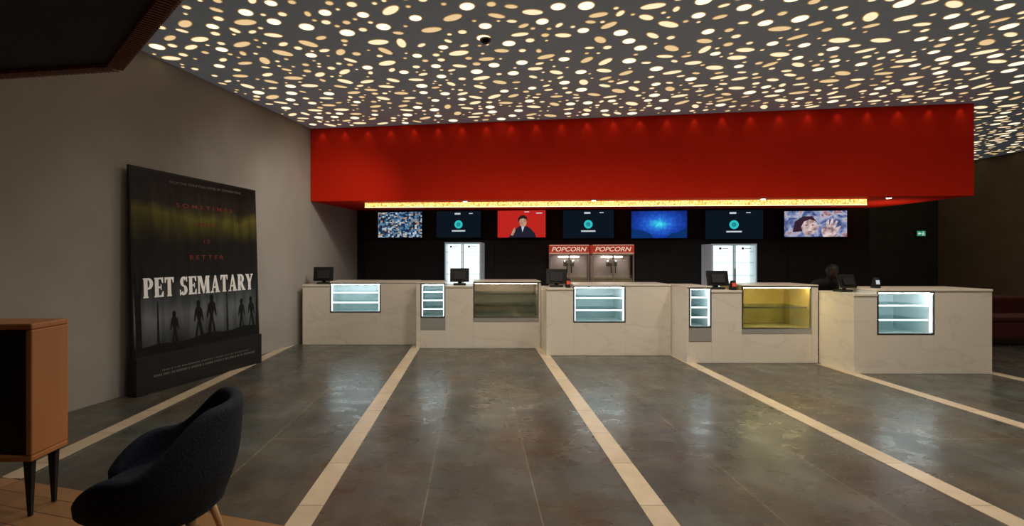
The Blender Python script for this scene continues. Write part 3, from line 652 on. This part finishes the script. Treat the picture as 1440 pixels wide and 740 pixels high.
# ------------------------------------------------------------------ red sofa
so=thing("sofa",(9.35,8.35,0),math.radians(0),"dark red upholstered sofa in the dim seating area","sofa")
box("seat_base",-.85,1.0,0,.8,.12,.40,m_redfab,so,.03)
box("backrest",-.85,1.0,.62,.85,.402,.80,m_redfab,so,.05)
box("armrest",-1.0,-.852,0,.85,.12,.62,m_redfab,so,.04); box("armrest",1.002,1.15,0,.85,.12,.62,m_redfab,so,.04)
for a,b in((-.84,.07),(.08,.99)): box("seat_cushion",a,b,.01,.61,.402,.50,m_redfab,so,.03)
for a in(-.9,1.05):
    for b in(.06,.76): cyl("leg",(a,b,.12),(a,b,0),.025,.018,m_black,so)

# ------------------------------------------------------------------ person
def person():
    P=thing("person",(5.60,7.95,0),0,"person in dark clothes bending forward behind the marble counter","person")
    V=[];E=[];R=[]
    def v(x,y,z,r,par=None):
        V.append((x,y,z)); R.append(r)
        if par is not None: E.append((par,len(V)-1))
        return len(V)-1
    pel=v(0,.22,.88,.14); wa=v(0,.14,.98,.13,pel); chs=v(0,.02,1.07,.145,wa); nk=v(0,-.07,1.14,.06,chs); hd=v(0,-.11,1.2,.055,nk)
    for s in(-1,1):
        hp=v(s*.09,.22,.82,.10,pel); kn=v(s*.11,.12,.47,.065,hp); an=v(s*.12,.2,.09,.04,kn); ft=v(s*.13,.06,.04,.038,an); v(s*.13,-.03,.03,.03,ft)
        sh_=v(s*.18,.0,1.09,.07,chs); el_=v(s*.25,-.08,.85,.048,sh_); wr=v(s*.2,-.28,.74,.026,el_); pm=v(s*.19,-.335,.725,.027,wr)
        for k in range(4):
            ox=s*.19+(k-1.5)*.021; L_=(.055,.068,.074,.062)[k]
            a=v(ox,-.355,.722,.0095,pm); b=v(ox,-.355-L_*.55,.712,.009,a); v(ox,-.355-L_*.9,.69,.008,b)
        a=v(s*.19-s*.036,-.32,.715,.011,pm); v(s*.19-s*.05,-.355,.70,.009,a)
    me=bpy.data.meshes.new("body"); me.from_pydata(V,E,[]); o=bpy.data.objects.new("body",me); COL.objects.link(o)
    sk=o.modifiers.new("skin",'SKIN'); 
    for i,r in enumerate(R):
        me.skin_vertices[0].data[i].radius=(r,r); me.skin_vertices[0].data[i].use_root=(i==0)
    sk.branch_smoothing=.3
    s=o.modifiers.new("sub",'SUBSURF'); s.levels=1; s.render_levels=1
    m2=bpy.data.meshes.new_from_object(o.evaluated_get(bpy.context.evaluated_depsgraph_get()))
    bpy.data.objects.remove(o)
    bm=bmesh.new(); bm.from_mesh(m2)
    ret=bmesh.ops.create_uvsphere(bm,u_segments=28,v_segments=20,radius=1)
    for vv in ret["verts"]:
        x,y,z=vv.co; 
        X=x*.076*(1-.18*max(0,-z)); Y=y*.095; Z=z*.115
        if y<-.8 and abs(x)<.25 and -.35<z<.15: Y-=.02*(1-abs(x)/.25)
        if y<-.7 and .0<z<.3 and .2<abs(x)<.6: Y+=.006
        q=Matrix.Rotation(math.radians(28),3,'X')@Vector((X,Y,Z)); vv.co=q+Vector((0,-.15,1.275))
    for s_ in(-1,1):
        r2=bmesh.ops.create_uvsphere(bm,u_segments=10,v_segments=8,radius=1)
        for vv in r2["verts"]: x,y,z=vv.co; vv.co=Vector((s_*.076+x*.01,-.145+y*.018,1.27+z*.03))
    bm.to_mesh(m2); bm.free(); m2.materials.clear(); m2.materials.append(m_cloth); m2.materials.append(m_skin)
    for p in m2.polygons:
        c=p.center; p.use_smooth=True
        p.material_index=1 if ((c.z>1.17 and abs(c.x)<.1) or (c.y<-.26 and c.z>.5)) else 0
    b=link(bpy.data.objects.new("body",m2),P)
    V=[];Fc=[];seg=24;rw=9
    for j in range(rw):
        th=math.radians(2+ (98)*j/(rw-1))
        for i in range(seg):
            a=2*math.pi*i/seg; f=1.0 if math.sin(a)>-.3 else .55
            t_=th*f; q=Matrix.Rotation(math.radians(28),3,'X')@Vector((.083*math.sin(t_)*math.cos(a),.104*math.sin(t_)*math.sin(a),.122*math.cos(t_)))
            V.append(q+Vector((0,-.148,1.277)))
    for j in range(rw-1):
        for i in range(seg): Fc.append((j*seg+i,(j+1)*seg+i,(j+1)*seg+(i+1)%seg,j*seg+(i+1)%seg))
    Fc.append(tuple(range(seg)))
    mesh("hair",V,Fc,m_hair,P,smooth=True)
    for s_ in(-1,1):
        q=Matrix.Rotation(math.radians(28),3,'X')@Vector((s_*.03,-.086,.012))+Vector((0,-.15,1.275))
        cyl("eye",q,q+Vector((0,-.006,-.003)),.009,.006,m_blackg,P,10)
    q=Matrix.Rotation(math.radians(28),3,'X')@Vector((0,-.086,-.05))+Vector((0,-.15,1.275))
    box("mouth",q.x-.022,q.x+.022,q.y-.006,q.y+.004,q.z-.004,q.z+.004,M("lips",(.10,.035,.03),.5),P,.002)
person()
